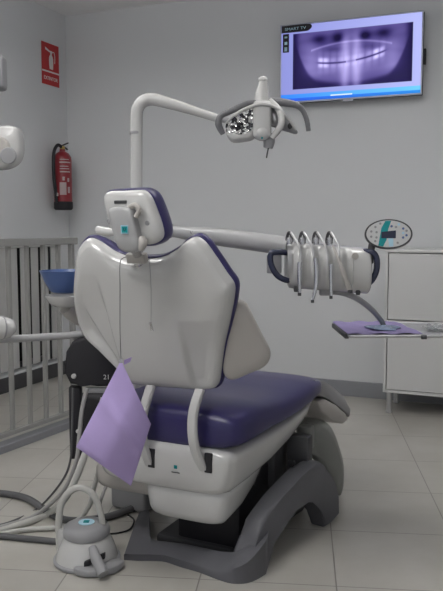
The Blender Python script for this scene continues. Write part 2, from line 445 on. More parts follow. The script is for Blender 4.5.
me = bpy.data.meshes.new('screen')
for v_ in b.verts: v_.co -= V(tv.location)
b.to_mesh(me); b.free()
XX, YY = np.meshgrid(xs, ys); pc = picture(XX, YY)
ca = me.color_attributes.new('picture', 'FLOAT_COLOR', 'POINT')
ca.data.foreach_set('color', np.concatenate([pc, np.ones(pc.shape[:2]+(1,))], -1).astype('f').ravel())
sm = bpy.data.materials.new('lit_screen'); sm.use_nodes = True
n = sm.node_tree.nodes; l = sm.node_tree.links; bs = n['Principled BSDF']
at = n.new('ShaderNodeVertexColor'); at.layer_name = 'picture'
l.new(at.outputs['Color'], bs.inputs['Emission Color']); bs.inputs['Emission Strength'].default_value = 1.0
bs.inputs['Base Color'].default_value = (.01,.01,.01,1); bs.inputs['Roughness'].default_value = .3
bs.inputs['Specular IOR Level'].default_value = .08
me.materials.append(sm)
so = bpy.data.objects.new('screen', me); COL.objects.link(so); so.parent = tv
def tp(x, y, o=.005): return TC+U*((x-.5)*tw_)+Z*((y-.5)*th_)+W*o
MB().prism(catmull([tp(.012,.985),tp(.20,.985),tp(.235,.95),tp(.215,.905),tp(.18,.895),tp(.012,.895)],4), W*.001).build('menu_tab', M['black'], tv, smooth=False)
text('menu_lettering', 'SMART TV', tp(.115,.94,.0065), U, Z, .018, M['ltblue'], tv, width=.15)
for i, y in enumerate((.84,.765,.69)):
    q = MB().box(tp(.045,y), U*.022, W*.001, Z*.022, .0).build('menu_icon', M['black'], tv, smooth=False)
    MB().box(tp(.045,y,.0065), U*.010, W*.0005, Z*(.006+.004*i)).build('icon_mark', M['ltblue'], q, smooth=False)

# ---------------------------------------------------------------- cabinet
cf = F(387.5, 414); cu_ = (cf-CO).dot(U); cv_ = (cf-CO).dot(W)
cz1 = PL(400,251,R(0,cv_),W).z; cz0 = PL(400,393.5,R(0,cv_),W).z
cu0 = (PL(384.5,300,R(0,cv_),W)-CO).dot(U); CWd = .9; cdp = cv_-.03
cbn = thing('cabinet', R(cu0+CWd/2, cv_-cdp/2, 0), 'white two-tier storage cabinet on round metal legs against the back wall', 'cabinet')
ZS = PL(400,321.5,R(0,cv_),W).z
b = MB(); t_ = .018
vc = cv_-.02-(cdp-.02)/2; hv = (cdp-.02)/2
b.box(R(cu0+t_/2,vc+.01,(cz0+cz1)/2), U*t_/2, W*(hv+.01)+W*0, Z*(cz1-cz0)/2-Z*0.001, .001)
b.box(R(cu0+CWd-t_/2,vc+.01,(cz0+cz1)/2), U*t_/2, W*(hv+.01)+W*0, Z*(cz1-cz0)/2-Z*0.001, .001)
for z in (cz0+t_/2, ZS): b.box(R(cu0+CWd/2,vc+.01,z), U*(CWd/2-t_), W*(hv+.01), Z*(t_/2 if z < ZS-.01 else .005))
b.box(R(cu0+CWd/2,cv_-cdp+.006,(cz0+cz1)/2), U*(CWd/2-t_), W*.004, Z*((cz1-cz0)/2-.01))
b.build('carcass', M['cab'], cbn, smooth=False)
MB().box(R(cu0+CWd/2,cv_-cdp/2,cz1), U*(CWd/2+.002), W*(cdp/2), Z*.010, .002).build('top_panel', M['cab'], cbn, smooth=False)
dz0, dz1 = cz0+t_+.004, ZS-.011
hw = (CWd-2*t_-.010)/2
for (a, c) in ((dz0, dz1), (ZS+.011, cz1-.016)):
    MB().box(R(cu0+CWd/2,cv_-.010,(a+c)/2), U*(hw-.0), W*.009, Z*(c-a)/2, .0015).build('door', M['cab'], cbn, smooth=False)
for uu in (cu0+.035, cu0+CWd-.035):
    for v2 in (cv_-.04, cv_-cdp+.06):
        lg = MB().lathe(R(uu,v2,0), [(.015,0),(.02,.003),(.02,.014),(.0165,.016),(.0165,cz0)]).build('leg', M['alu'], cbn)
# ---------------------------------------------------------------- dental chair
YA = math.radians(26)
FW = V((math.sin(YA), math.cos(YA), 0)); RG = V((math.cos(YA), -math.sin(YA), 0))
O = V((-.185, 2.6, 0))
def C(a, b_, z): return O+RG*a+FW*b_+Z*z
def cb(px, py, b_): return PL(px, py, C(0,b_,0), FW)
ch = thing('dental_chair', C(0,.3,0), 'dental treatment chair in purple vinyl and white plastic on a grey cast base', 'dental chair')
def loft(secs, n=40, ex=4.0):
    """secs: (b, a_centre, half_w, z0, z1[, taper])"""
    rings = []
    for s in secs:
        bb, ac, w, za, zb_ = s[:5]; tp_ = s[5] if len(s) > 5 else 1
        ring = []
        for i in range(n):
            t = 2*math.pi*i/n
            c_, s_ = math.cos(t), math.sin(t)
            x = abs(c_)**(2/ex)*(1 if c_ >= 0 else -1); y = abs(s_)**(2/ex)*(1 if s_ >= 0 else -1)
            ww = w*(1-(1-tp_)*(1-y)/2)
            ring.append(C(ac+x*ww, bb, (za+zb_)/2+y*(zb_-za)/2))
        rings.append(ring)
    return rings
# seat cushion
sec = [(-.055,0,.21,.46,.53),(-.05,0,.26,.445,.555),(-.03,0,.285,.437,.57),(.0,0,.30,.433,.578),(.08,.005,.310,.436,.585),(.18,.01,.312,.445,.578),
       (.30,.015,.322,.452,.570),(.42,.02,.330,.462,.572),(.54,.02,.335,.474,.582),(.64,.02,.332,.487,.580),(.70,.02,.315,.498,.570),(.74,.02,.29,.51,.555),(.755,.02,.25,.52,.545)]
MB().grid(loft(sec, 48, 3.6)).build('seat_cushion', M['purple'], ch, angle=80)
# white hull
sec = [(-.075,0,.18,.36,.40),(-.07,0,.25,.30,.43),(-.06,0,.275,.285,.443),(-.02,0,.285,.275,.448),(.10,.005,.292,.285,.450),(.25,.01,.305,.31,.458),
       (.40,.015,.315,.35,.468),(.55,.02,.318,.40,.482),(.66,.02,.30,.44,.498),(.70,.02,.27,.46,.50)]
hull = MB().grid(loft([s+(.90,) for s in sec], 48, 5.5)).build('seat_shell', M['white'], ch, angle=60)
sec = [(-.055,.085,.13,.20,.28),(-.045,.085,.16,.175,.30),(-.02,.085,.172,.165,.31),(.10,.085,.175,.18,.32),(.22,.085,.17,.22,.33),(.34,.085,.155,.27,.34),(.44,.085,.13,.31,.36)]
MB().grid(loft([s+(.86,) for s in sec], 40, 5)).build('lower_housing', M['white'], ch, angle=60)
sec = [(.0,-.19,.13,.235,.29),(.01,-.19,.145,.215,.31),(.05,-.19,.15,.205,.33),(.25,-.17,.14,.22,.34)]
MB().grid(loft([s+(.9,) for s in sec], 32, 5)).build('motor_cover', M['offwhite'], ch, angle=60)
# slots and support arms
for (px0, px1, nm) in ((147.5,156,'l'),(204,213,'r')):
    yb = 467 if nm == 'l' else 472
    cc = cb((px0+px1)/2, yb-9, -.072)
    MB().box(cc, RG*.014, FW*.006, Z*.034, .003).build('slot_trim', M['black'], ch)
def strap(path, w, t, name, m):
    pts = catmull([V(p) for p in path], 8); rings = []
    for i, p in enumerate(pts):
        tg = (pts[min(i+1,len(pts)-1)]-pts[max(i-1,0)]).normalized()
        sd = RG; nn = tg.cross(sd).normalized()
        prof = [(-1,-.5),(-.75,-1),(.75,-1),(1,-.5),(1,.5),(.75,1),(-.75,1),(-1,.5)]
        rings.append([p+sd*x*w+nn*y*t for x, y in prof])
    return MB().grid(rings).build(name, m, ch)
strap([cb(200,390,-.055),cb(195,405,-.085),cb(192.5,420,-.10),cb(193,438,-.105),cb(197,455,-.09),cb(205,470,-.064)], .0175, .011, 'support_arm', M['white'])
strap([cb(151,386,-.055),cb(146,402,-.085),cb(142.5,416,-.10),cb(142,432,-.105),cb(144,448,-.09),cb(150.5,465,-.064)], .0175, .011, 'support_arm', M['white'])
# small maker badge on shell
MB().box(cb(175.5,467,-.0765), RG*.006, FW*.001, Z*.006).build('badge', M['teal'], ch, smooth=False)
MB().box(cb(175.5,472.5,-.0765), RG*.016, FW*.0008, Z*.0016).build('badge_lettering', M['dark'], ch, smooth=False)
# backrest
tilt = math.radians(17)
BP = C(0,-.05,.66)
BN = (-FW*math.cos(tilt)-Z*math.sin(tilt)).normalized()       # out of the back, to the viewer
BN = (-FW*math.cos(tilt)+(-Z)*math.sin(tilt)).normalized()
BU = (Z*math.cos(tilt)-FW*math.sin(tilt)).normalized()
def bk(px, py, off=0): return PL(px, py, BP+BN*off, BN)
out_px = [(78,246),(85,240.5),(96,244),(113,255),(134,261),(157,260),(173,252),(183,243),(193,239.5),(202,245),(213,260),(223,275),(231,287),(231,300),(227,322),(221,350),(218,375),(215,388),(207,392),(185,391),(160,389),(138,387),(126,383),(113,370),(97,354),(81,338),(74,320),(70.5,296),(72,270),(74,254)]
outl = catmull([bk(*p) for p in out_px], 8, True)
cen = bk(157, 325)
cx0 = cen
def crease(a, b_):
    A, B = bk(*a), bk(*b_); t = (B-A); Ln = t.length; t = t/Ln; nn = t.cross(BN)
    nn = nn if nn.dot(RG) > 0 else -nn
    return A, t, nn, Ln
CR = [(crease((99,272),(120,352)),1,.022),(crease((75,296),(119,366)),1,.017),(crease((181,318),(196,392)),-1,.020)]
def disp(q):
    e = 0
    for (A, t, nn, Ln), sg_, h_ in CR:
        d = (q-A).dot(nn)*sg_; u_ = (q-A).dot(t)/Ln
        f = 1/(1+math.exp(-max(-50,min(50,d/.0028))))
        e += (f-1)*h_*max(0,min(1,u_*2.2))
    return e
rings = [(1.0,-.025),(1.0,-.01),(.997,.0),(.985,.010),(.965,.019),(.93,.027),(.88,.033),(.80,.038),(.72,.041),(.64,.043),(.56,.0445),(.48,.0455),(.40,.046),(.32,.0465),(.24,.047),(.16,.047),(.08,.047),(.02,.047)]
_r = [(s, h-.02) for s, h in rings]
_t = [i/4 for i in range(4*(len(_r)-1)+1)]
rings = [(float(np.interp(t,range(len(_r)),[a for a,_ in _r])),float(np.interp(t,range(len(_r)),[b for _,b in _r]))) for t in _t]
def dsp(q):
    d = min((q-p).length for p in outl)
    return disp(q)*min(1, d/.05)
MB().pillow(outl, BN, rings, cen, dsp).build('backrest_shell', M['white'], ch, angle=70)
o2 = [cen+(p-cen)*1.0+(p-cen).normalized()*.008 for p in outl]
MB().pillow(o2, BN, [(.84,-.095),(.90,-.088),(.95,-.075),(.985,-.06),(1.0,-.045),(.995,-.036),(.98,-.03)], cen).build('backrest_cushion', M['purple'], ch, angle=80)
# two brackets on right side plus the wing shaped armrest
for (px, py) in ((226,325),(222,352)):
    p = bk(px,py,-.045); MB().box(p+RG*.006, RG*.018, BN*.009, BU*.010, .003).build('hinge_bracket', M['white'], ch)
AN = (BN*.93+RG*.35).normalized()
AP = bk(235,345,-.05)
def ar(px, py, off=0): return PL(px, py, AP+AN*off, AN)
ao = catmull([ar(*p) for p in [(234,305),(238,301.5),(246,305),(254,320),(263,338),(270,352),(269,361),(262,368),(248,374),(234,379.5),(226,377),(223,368),(226,345),(230,322)]],5,True)
MB().pillow(ao, AN, [(.8,-.035),(.95,-.03),(1,-.02),(1,-.004),(.985,.004),(.95,.010),(.85,.014),(.6,.017),(.3,.018),(.02,.018)]).build('armrest', M['offwhite'], ch, angle=70)
# head rest
hy = 2.17
HN = V((-math.sin(math.radians(24))*math.cos(.10), -math.cos(math.radians(24))*math.cos(.10), -math.sin(.10))).normalized()
HP = P(138,215,2.30)
HU = (Z-HN*Z.dot(HN)).normalized(); HRt = HU.cross(HN); HRt = HRt if HRt.x > 0 else -HRt
def hp(px, py, off=0): return PL(px, py, HP+HN*off, HN)
ho_px = [(105,194),(110,191),(124,190.5),(138,190),(145,191),(151,197),(157,211),(162,226),(163,236),(158,242),(149,245),(135,244),(120,240),(111,232),(107,215),(104,201)]
ho = catmull([hp(*p) for p in ho_px], 5, True); hc = hp(134,216)
MB().pillow(ho, HN, [(1.0,-.03),(1.0,-.008),(.985,.0),(.95,.008),(.88,.014),(.75,.018),(.5,.021),(.25,.022),(.02,.022)], hc).build('headrest_shell', M['white'], ch, angle=70)
ho2 = [p+(p-hc).normalized()*.006 for p in ho]
MB().pillow(ho2, HN, [(.30,-.108),(.62,-.102),(.82,-.088),(.94,-.068),(1.0,-.045),(1.0,-.022),(.985,-.012),(.97,-.008)], hc).build('headrest_cushion', M['purple'], ch, angle=80)
MB().box(hp(121,202,.018), HRt*.022, HN*.006, HU*.005, .002).build('headrest_slot', M['dark'], ch)
for p in ((110,221),(148,223)):
    MB().lathe(hp(*p,.014), [(.008,0),(.008,.006),(.006,.008)], axis=HN, n=16).build('screw_cap', M['mid'], ch)
# mechanism bracket
mo = catmull([hp(*p,.03) for p in [(111,211),(117,207),(127,206.5),(134,210),(138,225),(141,240),(141,250),(132,252),(124,250),(119,243),(115,230)]],4,True)
br_ = MB().pillow(mo, HN, [(1,-.02),(1,.012),(.97,.018),(.85,.022),(.5,.024),(.02,.024)]).build('headrest_bracket', M['armgrey'], ch, angle=60)
MB().box(hp(124.5,229.5,.0555), HRt*.0125, HN*.001, HU*.0125).build('badge_frame', M['ltblue'], br_, smooth=False)
MB().box(hp(124.5,229.5,.0572), HRt*.0095, HN*.001, HU*.0095).build('badge', M['teal'], br_, smooth=False)
text('badge_mark', 'U', hp(124.5,229.5,.0586), HRt, HU, .009, M['black'], br_)
MB().tube([hp(129,208,.035),hp(135,205,.04),hp(139,210,.04),hp(136,217,.04)], .008, n=10).build('release_lever', M['offwhite'], ch)
MB().tube([hp(98,230,.01),hp(108,232,.02),hp(117,232,.03)], [.014,.014,.010], n=14).build('locking_knob', M['white'], ch)
MB().tube([hp(141,238,.03),hp(143,243,.035),hp(140,249,.035)], [.012,.014,.012], n=14).build('pivot_cap', M['offwhite'], ch)
ptop = bk(137,263,.02)
MB().box(bk(137,258,.016), RG*.036, BN*.013, BU*.017, .005).build('headrest_socket', M['offwhite'], ch)
MB().tube([hp(132,248,.03), bk(138,256,.02), bk(140,275,-.01)], .016, n=12, flat=.6).build('headrest_stem', M['steel'], ch)

# cast base
secs = [((124,560),(125,554),(140,510),.05,(142,506)),((131,560.5),(131,554.5),(149,510),.05,(151,508)),((140,561),(140,554.5),(150,528),.05,(152,524)),
        ((151,561),(151,554.5),(152,538),.05,(154,533)),((165,562),(165,555.5),(170,541),.05,(172,535)),((180,567),(180,560),(186,543),.055,(189,537)),((199,572.5),(199,565),(205,547),.06,(209,540)),
        ((216,579),(216,570),(223,550.5),.07,(228,541)),((231,583.5),(232,569),(238,550),.09,(244,537),.05),((246,583.5),(247,563),(251,541),.11,(255,528),.075),((257,579.5),(258,552),(262,528),.13,(264,518),.10),((266,574),(267,540),(272,514),.14,(273,508),.125)]
def csec(fb, ft, it, zi, ib, zf=.026):
    a, b_, c_, d_ = F(*fb), F(*ft, zf), F(*it, zi), F(*ib, .0)
    a2 = a+(d_-a)*.03
    return [V((a.x,a.y,0)), a+Z*zf*.7, b_.lerp(a+Z*zf,.3), b_.lerp(c_,.25)+Z*.004, b_.lerp(c_,.6)+Z*.005, c_.lerp(b_,.06), c_+(d_-a).normalized()*.006-Z*.008, V((c_.x,c_.y,0))+(d_-a).normalized()*.012]
cs = [csec(*q_) for q_ in secs]
rings = []
cols = [catmull([c_[k_] for c_ in cs], 4) for k_ in range(8)]
for i_ in range(len(cols[0])): rings.append([cols[k_][i_] for k_ in range(8)])
MB().grid(rings).build('base_plate', M['grey'], ch, angle=50)
# right arched leg
p1, p2 = F(246,583), F(337,520)
ld = (p2-p1).normalized(); ln = Z.cross(ld)
if ln.x > 0: ln = -ln
def lp(px, py): return PL(px, py, p1, ln)
leg_px = [(243,584),(252,582),(262,577),(270,571),(271,556),(272,542),(284.5,528),(296,511),(303,502),(309,498),(314,498),(319,503),(323,514),(326,529),(333,523),(340.5,514),(340,496),(336,485),(331,474),(326,465.5),(322,462),(316,464),(309,470),(302,476.5),(282,498),(270,511),(262,523),(258,540),(249,570)]
poly = [lp(*p) for p in leg_px]
poly = [V((p.x,p.y,max(p.z,0))) for p in poly]
MB().prism(poly, ln*.075, .016, 4).build('arched_leg', M['grey'], ch, angle=50)
# inner foot of the far leg
q1 = F(268,533)
def lp2(px, py): return PL(px, py, q1, ln)
poly = [V((p.x,p.y,max(p.z,0))) for p in [lp2(*p) for p in [(264,531),(291,534),(303,523),(307,505),(303,470),(290,455),(280,470),(276,500)]]]
MB().prism(poly, ln*.05, .008, 2).build('rear_foot', M['dark'], ch, angle=50)
# lift column and scissor, dark
MB().box(C(.10,.26,.15), RG*.13, FW*.16, Z*.14, .02).build('lift_column', M['black'], ch)
MB().box(C(.15,.48,.30), RG*.11, (FW+Z*.35).normalized()*.12, Z*.09, .02).build('lift_arm', M['dark'], ch)
MB().box(C(.05,.32,.02), RG*.16, FW*.24, Z*.02, .01).build('floor_plate', M['dark'], ch)
hgp = P(297,455,2.86)
MB().box(hgp+FW*.03, RG*.045, FW*.03, Z*.075, .008).build('hinge_block', M['dark'], ch)
MB().lathe(P(292,463,2.80), [(.012,-.01),(.014,.01),(.0,.012)], axis=(-FW), n=16).build('pivot_pin', M['black'], ch)
# leg rest lower cover, curved
kp = [P(297,424,3.05),P(318,424,3.08),P(331,433,3.1),P(340,455,3.12),P(344,475,3.12),P(341,495,3.12),P(332,490,3.12),P(322,470,3.1),P(310,455,3.08),P(300,445,3.05)]
MB().pillow(catmull(kp,4,True), (-FW+RG*.3).normalized(), [(.8,-.12),(.97,-.10),(1,-.08),(1,.0),(.95,.015),(.7,.028),(.3,.032),(.02,.032)]).build('leg_rest_cover', M['olive'], ch, angle=60)
MB().box(P(306,437,3.0), RG*.03, FW*.03, Z*.05, .012).build('knee_cover', M['olive'], ch)
# footrest end
def side(px, py, a=.34): return PL(px, py, C(a,0,0), RG)
rail_poly = [side(*p) for p in [(318,401),(326,399),(336,405),(346,413),(349,420),(344,424),(334,421),(322,413)]]
MB().prism(rail_poly, -RG*.5, .012, 3).build('footrest_shell', M['offwhite'], ch, angle=50)
pad_poly = [side(*p,.335) for p in [(316,380),(324,381),(334,388),(344,397),(351,409),(350,417),(346,412),(336,404),(327,398),(318,396)]]
MB().prism(pad_poly, -RG*.46, .010, 3).build('footrest_pad', M['mid'], ch, angle=50)

# ---------------------------------------------------------------- dental unit (left side of the chair)
UX = P(137,300,3.12); UB = V((UX.x, UX.y, 0))
un = thing('dental_unit', UB, 'dental unit column with spittoon arm mostly hidden behind the backrest of the chair', 'dental unit')
MB().box(UB+Z*.58-RG*.02, RG*.085, FW*.10, Z*.40, .03, 4).build('column', M['white'], un)
MB().box(UB+Z*.10, RG*.09, FW*.09, Z*.10, .02, 3).build('pedestal', M['mid'], un)
MB().box(P(112,425,3.12), RG*.16, FW*.05, Z*.13, .02, 3).build('hose_cover', M['black'], un)
# spittoon
SB = P(67,296,3.0)
b = MB()
prof = [(.02,-.045),(.05,-.042),(.075,-.025),(.088,-.002),(.09,.004),(.082,.004),(.07,-.01),(.03,-.02),(.0,-.022)]
b.lathe(SB+Z*.0, prof, n=36); b.build('spittoon_dish', M['white'], un)
MB().tube([SB-Z*.04, SB+V((.06,.05,-.10)), UB+Z*.80-RG*.07], [.04,.035,.04], n=16).build('spittoon_arm', M['offwhite'], un)
# bowl insert
BW = P(66,293,3.0)
prof = [(.055,.0),(.065,.004),(.085,.04),(.105,.092),(.112,.094),(.11,.09),(.09,.04),(.068,.008),(.0,.006)]
bw = MB().lathe(BW+Z*.002, [(.001,.0),(.05,.0),(.064,.008),(.082,.04),(.104,.090),(.100,.090),(.078,.042),(.058,.012),(.001,.006)], n=36).build('spittoon_bowl', M['blue'])
tag(bw, 'blue plastic rinsing bowl set on white dish at the left of the backrest', 'bowl')
# assistant arm with rounded end at left edge
aa = thing('assistant_arm', P(78,350,2.92), 'pale horizontal arm with rounded white end crossing the railing at the left', 'arm')
MB().tube([P(-30,341,2.72),P(20,338.5,2.8),P(60,336,2.87),P(84,334,2.92),UB+Z*.76-RG*.08], .0145, n=14, k=6).build('arm_tube', M['armgrey'], aa)
b = MB().tube([P(-40,329,2.68),P(-15,328,2.70),P(2,328,2.72),P(11,328.5,2.735),P(16,329.5,2.745)], [.045,.048,.044,.034,.008], n=24, k=8); b.build('rounded_end', M['white'], aa)
MB().tube([P(1.5,328,2.718),P(2.8,328,2.721)], .0455, n=24, smooth=False).build('seam_ring', M['mid'], aa)
# black holder below the backrest
ah = thing('suction_holder', P(95,372,2.8), 'black suction hose holder with white button under the left edge of the backrest', 'holder')
hy_ = [P(66,352,2.82),P(72,342,2.82),P(85,338,2.82),P(105,350,2.82),P(118,372,2.82),P(118,386,2.82),P(98,387,2.82),P(82,384,2.82),P(70,384,2.82),P(64,372,2.82)]
MB().prism(hy_, V((0,.09,0)), .01, 3).build('body', M['black'], ah, angle=50)
MB().lathe(P(74,376,2.818), [(.010,0),(.010,.006),(.007,.009)], axis=(0,-1,0), n=18).build('button', M['white'], ah)
text('symbol', '21', P(106,377,2.817), (1,0,0), (0,0,1), .018, M['print_'], ah)
MB().box(P(100,390,2.84), V((.058,0,0)), V((0,.012,0)), Z*.010, .004).build('cross_bar', M['mid'], ah)
MB().box(P(76,422,2.86), V((.024,0,0)), V((0,.02,0)), Z*.145, .008).build('black_panel', M['black'], ah)
MB().lathe(P(78,431,2.835), [(.008,0),(.008,.006),(.004,.009)], axis=(0,-1,0), n=14).build('lower_button', M['white'], ah)
def hose(name, label, pts, r, m, group=None):
    o = MB().tube([p if isinstance(p, Vector) else (P(*p) if len(p) == 3 else F(p[0],p[1],p[3])) for p in pts], r, n=10, k=8).build(name, M[m])
    tag(o, label, 'hose', group); return o
def G(px, py, r): return F(px, py, r+.001)
hose('suction_hose', 'narrow light grey hose hanging in front of the black panel', [P(87,388,2.78),P(82,410,2.77),P(79,440,2.76),P(76,462,2.76),P(64,490,2.8),F(40,512,.02),F(18,522,.012),F(-20,532,.012)], .0085, 'hose')
hose('suction_hose', 'thick pale hose curving left along the floor under the purple bib', [P(104,398,2.74),P(96,430,2.72),P(86,452,2.70),P(76,478,2.68),P(66,497,2.72),F(50,513,.02),F(25,523,.015),F(-20,537,.015)], .0135, 'lhose')
hose('suction_hose', 'pale hose looping behind the foot control handle to the left edge', [P(114,400,2.80),P(104,450,2.78),P(94,487,2.78),P(88,508,2.80),F(72,524,.03),F(52,528,.012),F(24,530,.012),F(-20,538,.012)], .0100, 'lhose')
hose('supply_hose', 'dark thick hose snaking over the floor behind the foot control', [F(-20,492,.016),F(8,494,.016),F(28,499,.016),F(47,511,.016),F(66,520,.016),F(95,519,.016),F(120,513,.016),F(150,500,.016)], .015, 'dhose')
hose('supply_hose', 'straight dark hose running into the left side of the foot control', [F(-20,534,.013),F(20,538,.013),F(52,541,.013),F(64,543,.013)], .012, 'dhose')
hose('power_cable', 'thin black cable between the foot control and the chair base', [F(96,535,.005),F(106,534,.005),F(118,533,.005),F(130,529,.005),F(134,520,.005),F(128,515,.005)], .0035, 'black')
hose('suction_hose', 'thin grey hose hanging to the floor under the tip of the purple bib', [P(118,430,2.76),P(113,460,2.74),P(106,485,2.74),P(101,500,2.74),F(98,516,.01)], .006, 'hose')
hose('suction_hose', 'thinnest dark hose hanging beside the black panel', [P(73,388,2.80),P(72,430,2.79),P(70,462,2.79),P(60,484,2.82),F(38,508,.008),F(10,522,.006),F(-20,529,.006)], .0045, 'dhose')
hose('power_cable', 'bundle of black cable lying between base and supply hose', [F(100,527,.008),F(108,518,.008),F(122,512,.008),F(138,510,.008)], .007, 'black')

# bib and chain
bib = MB()
Bt, Br_, Bb, Bl = (121,360),(151,424),(131,486),(76,447)
NB = 16; rows = []
for side_ in (0, 1):
    rr = []
    for i in range(NB+1):
        for_ = []
        for j in range(NB+1):
            u = i/NB; w = j/NB
            px = (1-u)*(1-w)*Bt[0]+u*(1-w)*Br_[0]+u*w*Bb[0]+(1-u)*w*Bl[0]
            py = (1-u)*(1-w)*Bt[1]+u*(1-w)*Br_[1]+u*w*Bb[1]+(1-u)*w*Bl[1]
            d = 2.30-.05*math.sin(math.pi*u*.9)*.5+.018*abs(u-.5)*2-.014*math.exp(-((w-.45)/.06)**2)+.01*math.sin(5*w+3*u)+.04*(u+w)/2
            for_.append(P(px, py, d+side_*.0016))
        rr.append(for_)
    rows.append(rr)
vt = [[[bib.b.verts.new(p) for p in r] for r in s] for s in rows]
for i in range(NB):
    for j in range(NB):
        bib.b.faces.new((vt[0][i][j],vt[0][i+1][j],vt[0][i+1][j+1],vt[0][i][j+1]))
        bib.b.faces.new((vt[1][i][j],vt[1][i][j+1],vt[1][i+1][j+1],vt[1][i+1][j]))
for i in range(NB):
    for a in (0, NB):
        bib.b.faces.new((vt[0][i][a],vt[0][i+1][a],vt[1][i+1][a],vt[1][i][a]))
        bib.b.faces.new((vt[0][a][i],vt[0][a][i+1],vt[1][a][i+1],vt[1][a][i]))
bibo = bib.build('patient_bib', M['paper'], angle=80)
tag(bibo, 'lilac paper patient bib hanging by one corner behind the chair', 'bib')
co = thing('bib_chain', bk(121,262,.05), 'thin bib cord draped over the backrest with a small clip at each end', 'bib chain')
MB().tube([bk(128,257,-.03),bk(123,258,.02),bk(120,264,.045),bk(120,290,.048),bk(120,330,.052),P(121,358,2.31)], .0013, n=6).build('cord', M['dark'], co)
MB().tube([bk(146,257,-.03),bk(149,260,.02),bk(150,268,.045),bk(151,290,.048),bk(151,322,.052)], .0013, n=6).build('cord', M['mid'], co)
cl_ = bk(151,325,.055)
MB().prism([cl_+RG*-.004+BU*.01, cl_+RG*.004+BU*.01, cl_+RG*.007-BU*.022, cl_+RG*.001-BU*.012, cl_+RG*-.004-BU*.02], BN*.003).build('clip', M['steel'], co)
c2 = P(121,361,2.295)
MB().prism([c2+V((-.005,0,.008)), c2+V((.005,0,.008)), c2+V((.006,0,-.006)), c2+V((-.006,0,-.006))], V((0,-.003,0))).build('clip', M['steel'], co)
MB().prism([P(124,360,2.30),P(132,357,2.31),P(130,362,2.31),P(124,365,2.30)], V((0,.0015,0))).build('folded_corner', M['paper'], bibo)

# ---------------------------------------------------------------- operating lamp
lpz = P(136.5,240,3.12); LB_ = V((UB.x, UB.y, 0))
la = thing('operating_lamp', UB+Z*.98, 'white dental operating lamp on a bent white pole above the chair', 'lamp')
PX = P(136.5,200,3.12)
MB().tube([V((PX.x,PX.y,.97)), V((PX.x,PX.y,1.3)), P(136.5,150,3.12), P(136.5,125,3.12), P(137.3,110,3.12), P(143,101.5,3.12), P(153,99.5,3.12), P(170,103.5,3.11), P(190,109.5,3.10), P(217,118,3.08)],
     [.0245]*3+[.0250]*3+[.026,.025,.0225,.0185,.016], n=24, k=8).build('pole', M['white'], la)
MB().lathe(V((PX.x,PX.y,P(136,133,3.12).z)), [(.0255,-.006),(.0262,-.004),(.0262,.004),(.0255,.006)], n=24).build('warning_label', M['mid'], la)
LY = 2.98
def q(px, py, dy=0): return P(px, py, LY+dy)
MB().tube([q(263,77.5,.0),q(263,86),q(262,95),q(262,104)], [.012,.020,.028,.032], n=18).build('top_joint', M['white'], la)
MB().sphere(q(263,80), .019, (1,1,.8)).build('joint_cap', M['white'], la)
MB().tube([P(216,117.5,3.08),q(232,121,.07),q(250,116,.05),q(260,106,.02)], [.013,.013,.015,.02], n=14).build('fork_arm', M['mid'], la)
MB().box(q(262,120,-.02), V((.036,0,0)), V((0,.03,0)), Z*.072, .014, 3).build('lamp_body', M['white'], la)
MB().tube([q(270,100,-.02),q(280,112,-.04),q(281,125,-.05),q(272,138,-.04)], [.010,.014,.014,.01], n=12).build('body_bow', M['white'], la)
MB().sphere(q(262,133,-.03), .036, (1,.7,.85)).build('body_front', M['white'], la)
MB().lathe(q(262,138,-.056), [(.004,0),(.004,.003)], axis=(0,-1,0), n=12).build('status_light', M['teal'], la)
# reflector left and right
def wing(pts, m, name, th=.012, dome=.02):
    o = catmull([q(*p) for p in pts], 5, True)
    return MB().pillow(o, V((0,-1,0)), [(.9,-th),(1,-th*.6),(1,0),(.9,dome*.4),(.6,dome),(.3,dome*1.2),(.02,dome*1.25)]).build(name, m, la, angle=60)
wing([(226,124),(236,116),(250,109),(256,110),(256,128),(246,137),(232,141),(227,134)], M['refl'], 'reflector', dome=-.006)
wing([(226,133),(234,134.5),(248,133.5),(256,129),(254,139),(244,142),(232,142)], M['white'], 'reflector_rim', dome=.02)
wing([(268,104),(278,108),(288,117),(297,130),(296,134),(288,132),(276,128),(270,124)], M['mid'], 'reflector_back', dome=.012)
wing([(270,109),(277,111),(280,120),(278,126),(272,126),(269,118)], M['alu'], 'reflector', dome=.022)
for c_ in ((277,113,7),(290,126,7)):
    MB().sphere(q(c_[0],c_[1],-.012), .012, (.8,.5,1)).build('vent', M['dark'], la)
MB().tube([q(226,123,-.03),q(236,114,-.05),q(250,107,-.05),q(262,104,-.05),q(275,107,-.05),q(287,117,-.04),q(296,130,-.03)], [.004,.006,.007,.008,.007,.006,.004], n=12).build('front_bow', M['white'], la)
MB().tube([q(262,103,0),q(248,103.5,-.02),q(233,110,-.03),q(221,116,-.03),q(218.5,124,-.03),q(223,134,-.02)], [.012,.012,.012,.012,.014,.010], n=14).build('grip_handle', M['grip'], la)
MB().tube([q(266,101,0),q(280,102,-.02),q(296,105,-.04),q(303,111,-.04),q(307,121,-.04),q(308.5,131,-.04)], [.012,.016,.013,.010,.010,.009], n=14).build('grip_handle', M['grip'], la)
MB().tube([q(268,134,-.01),q(269,141,-.01),q(268,148,-.01)], [.020,.024,.018], n=16).build('lower_grip', M['mid'], la)
MB().tube([q(268.5,148,-.01),q(267.5,152,-.01),q(266.5,158,-.01)], .003, n=8).build('joystick', M['dark'], la)

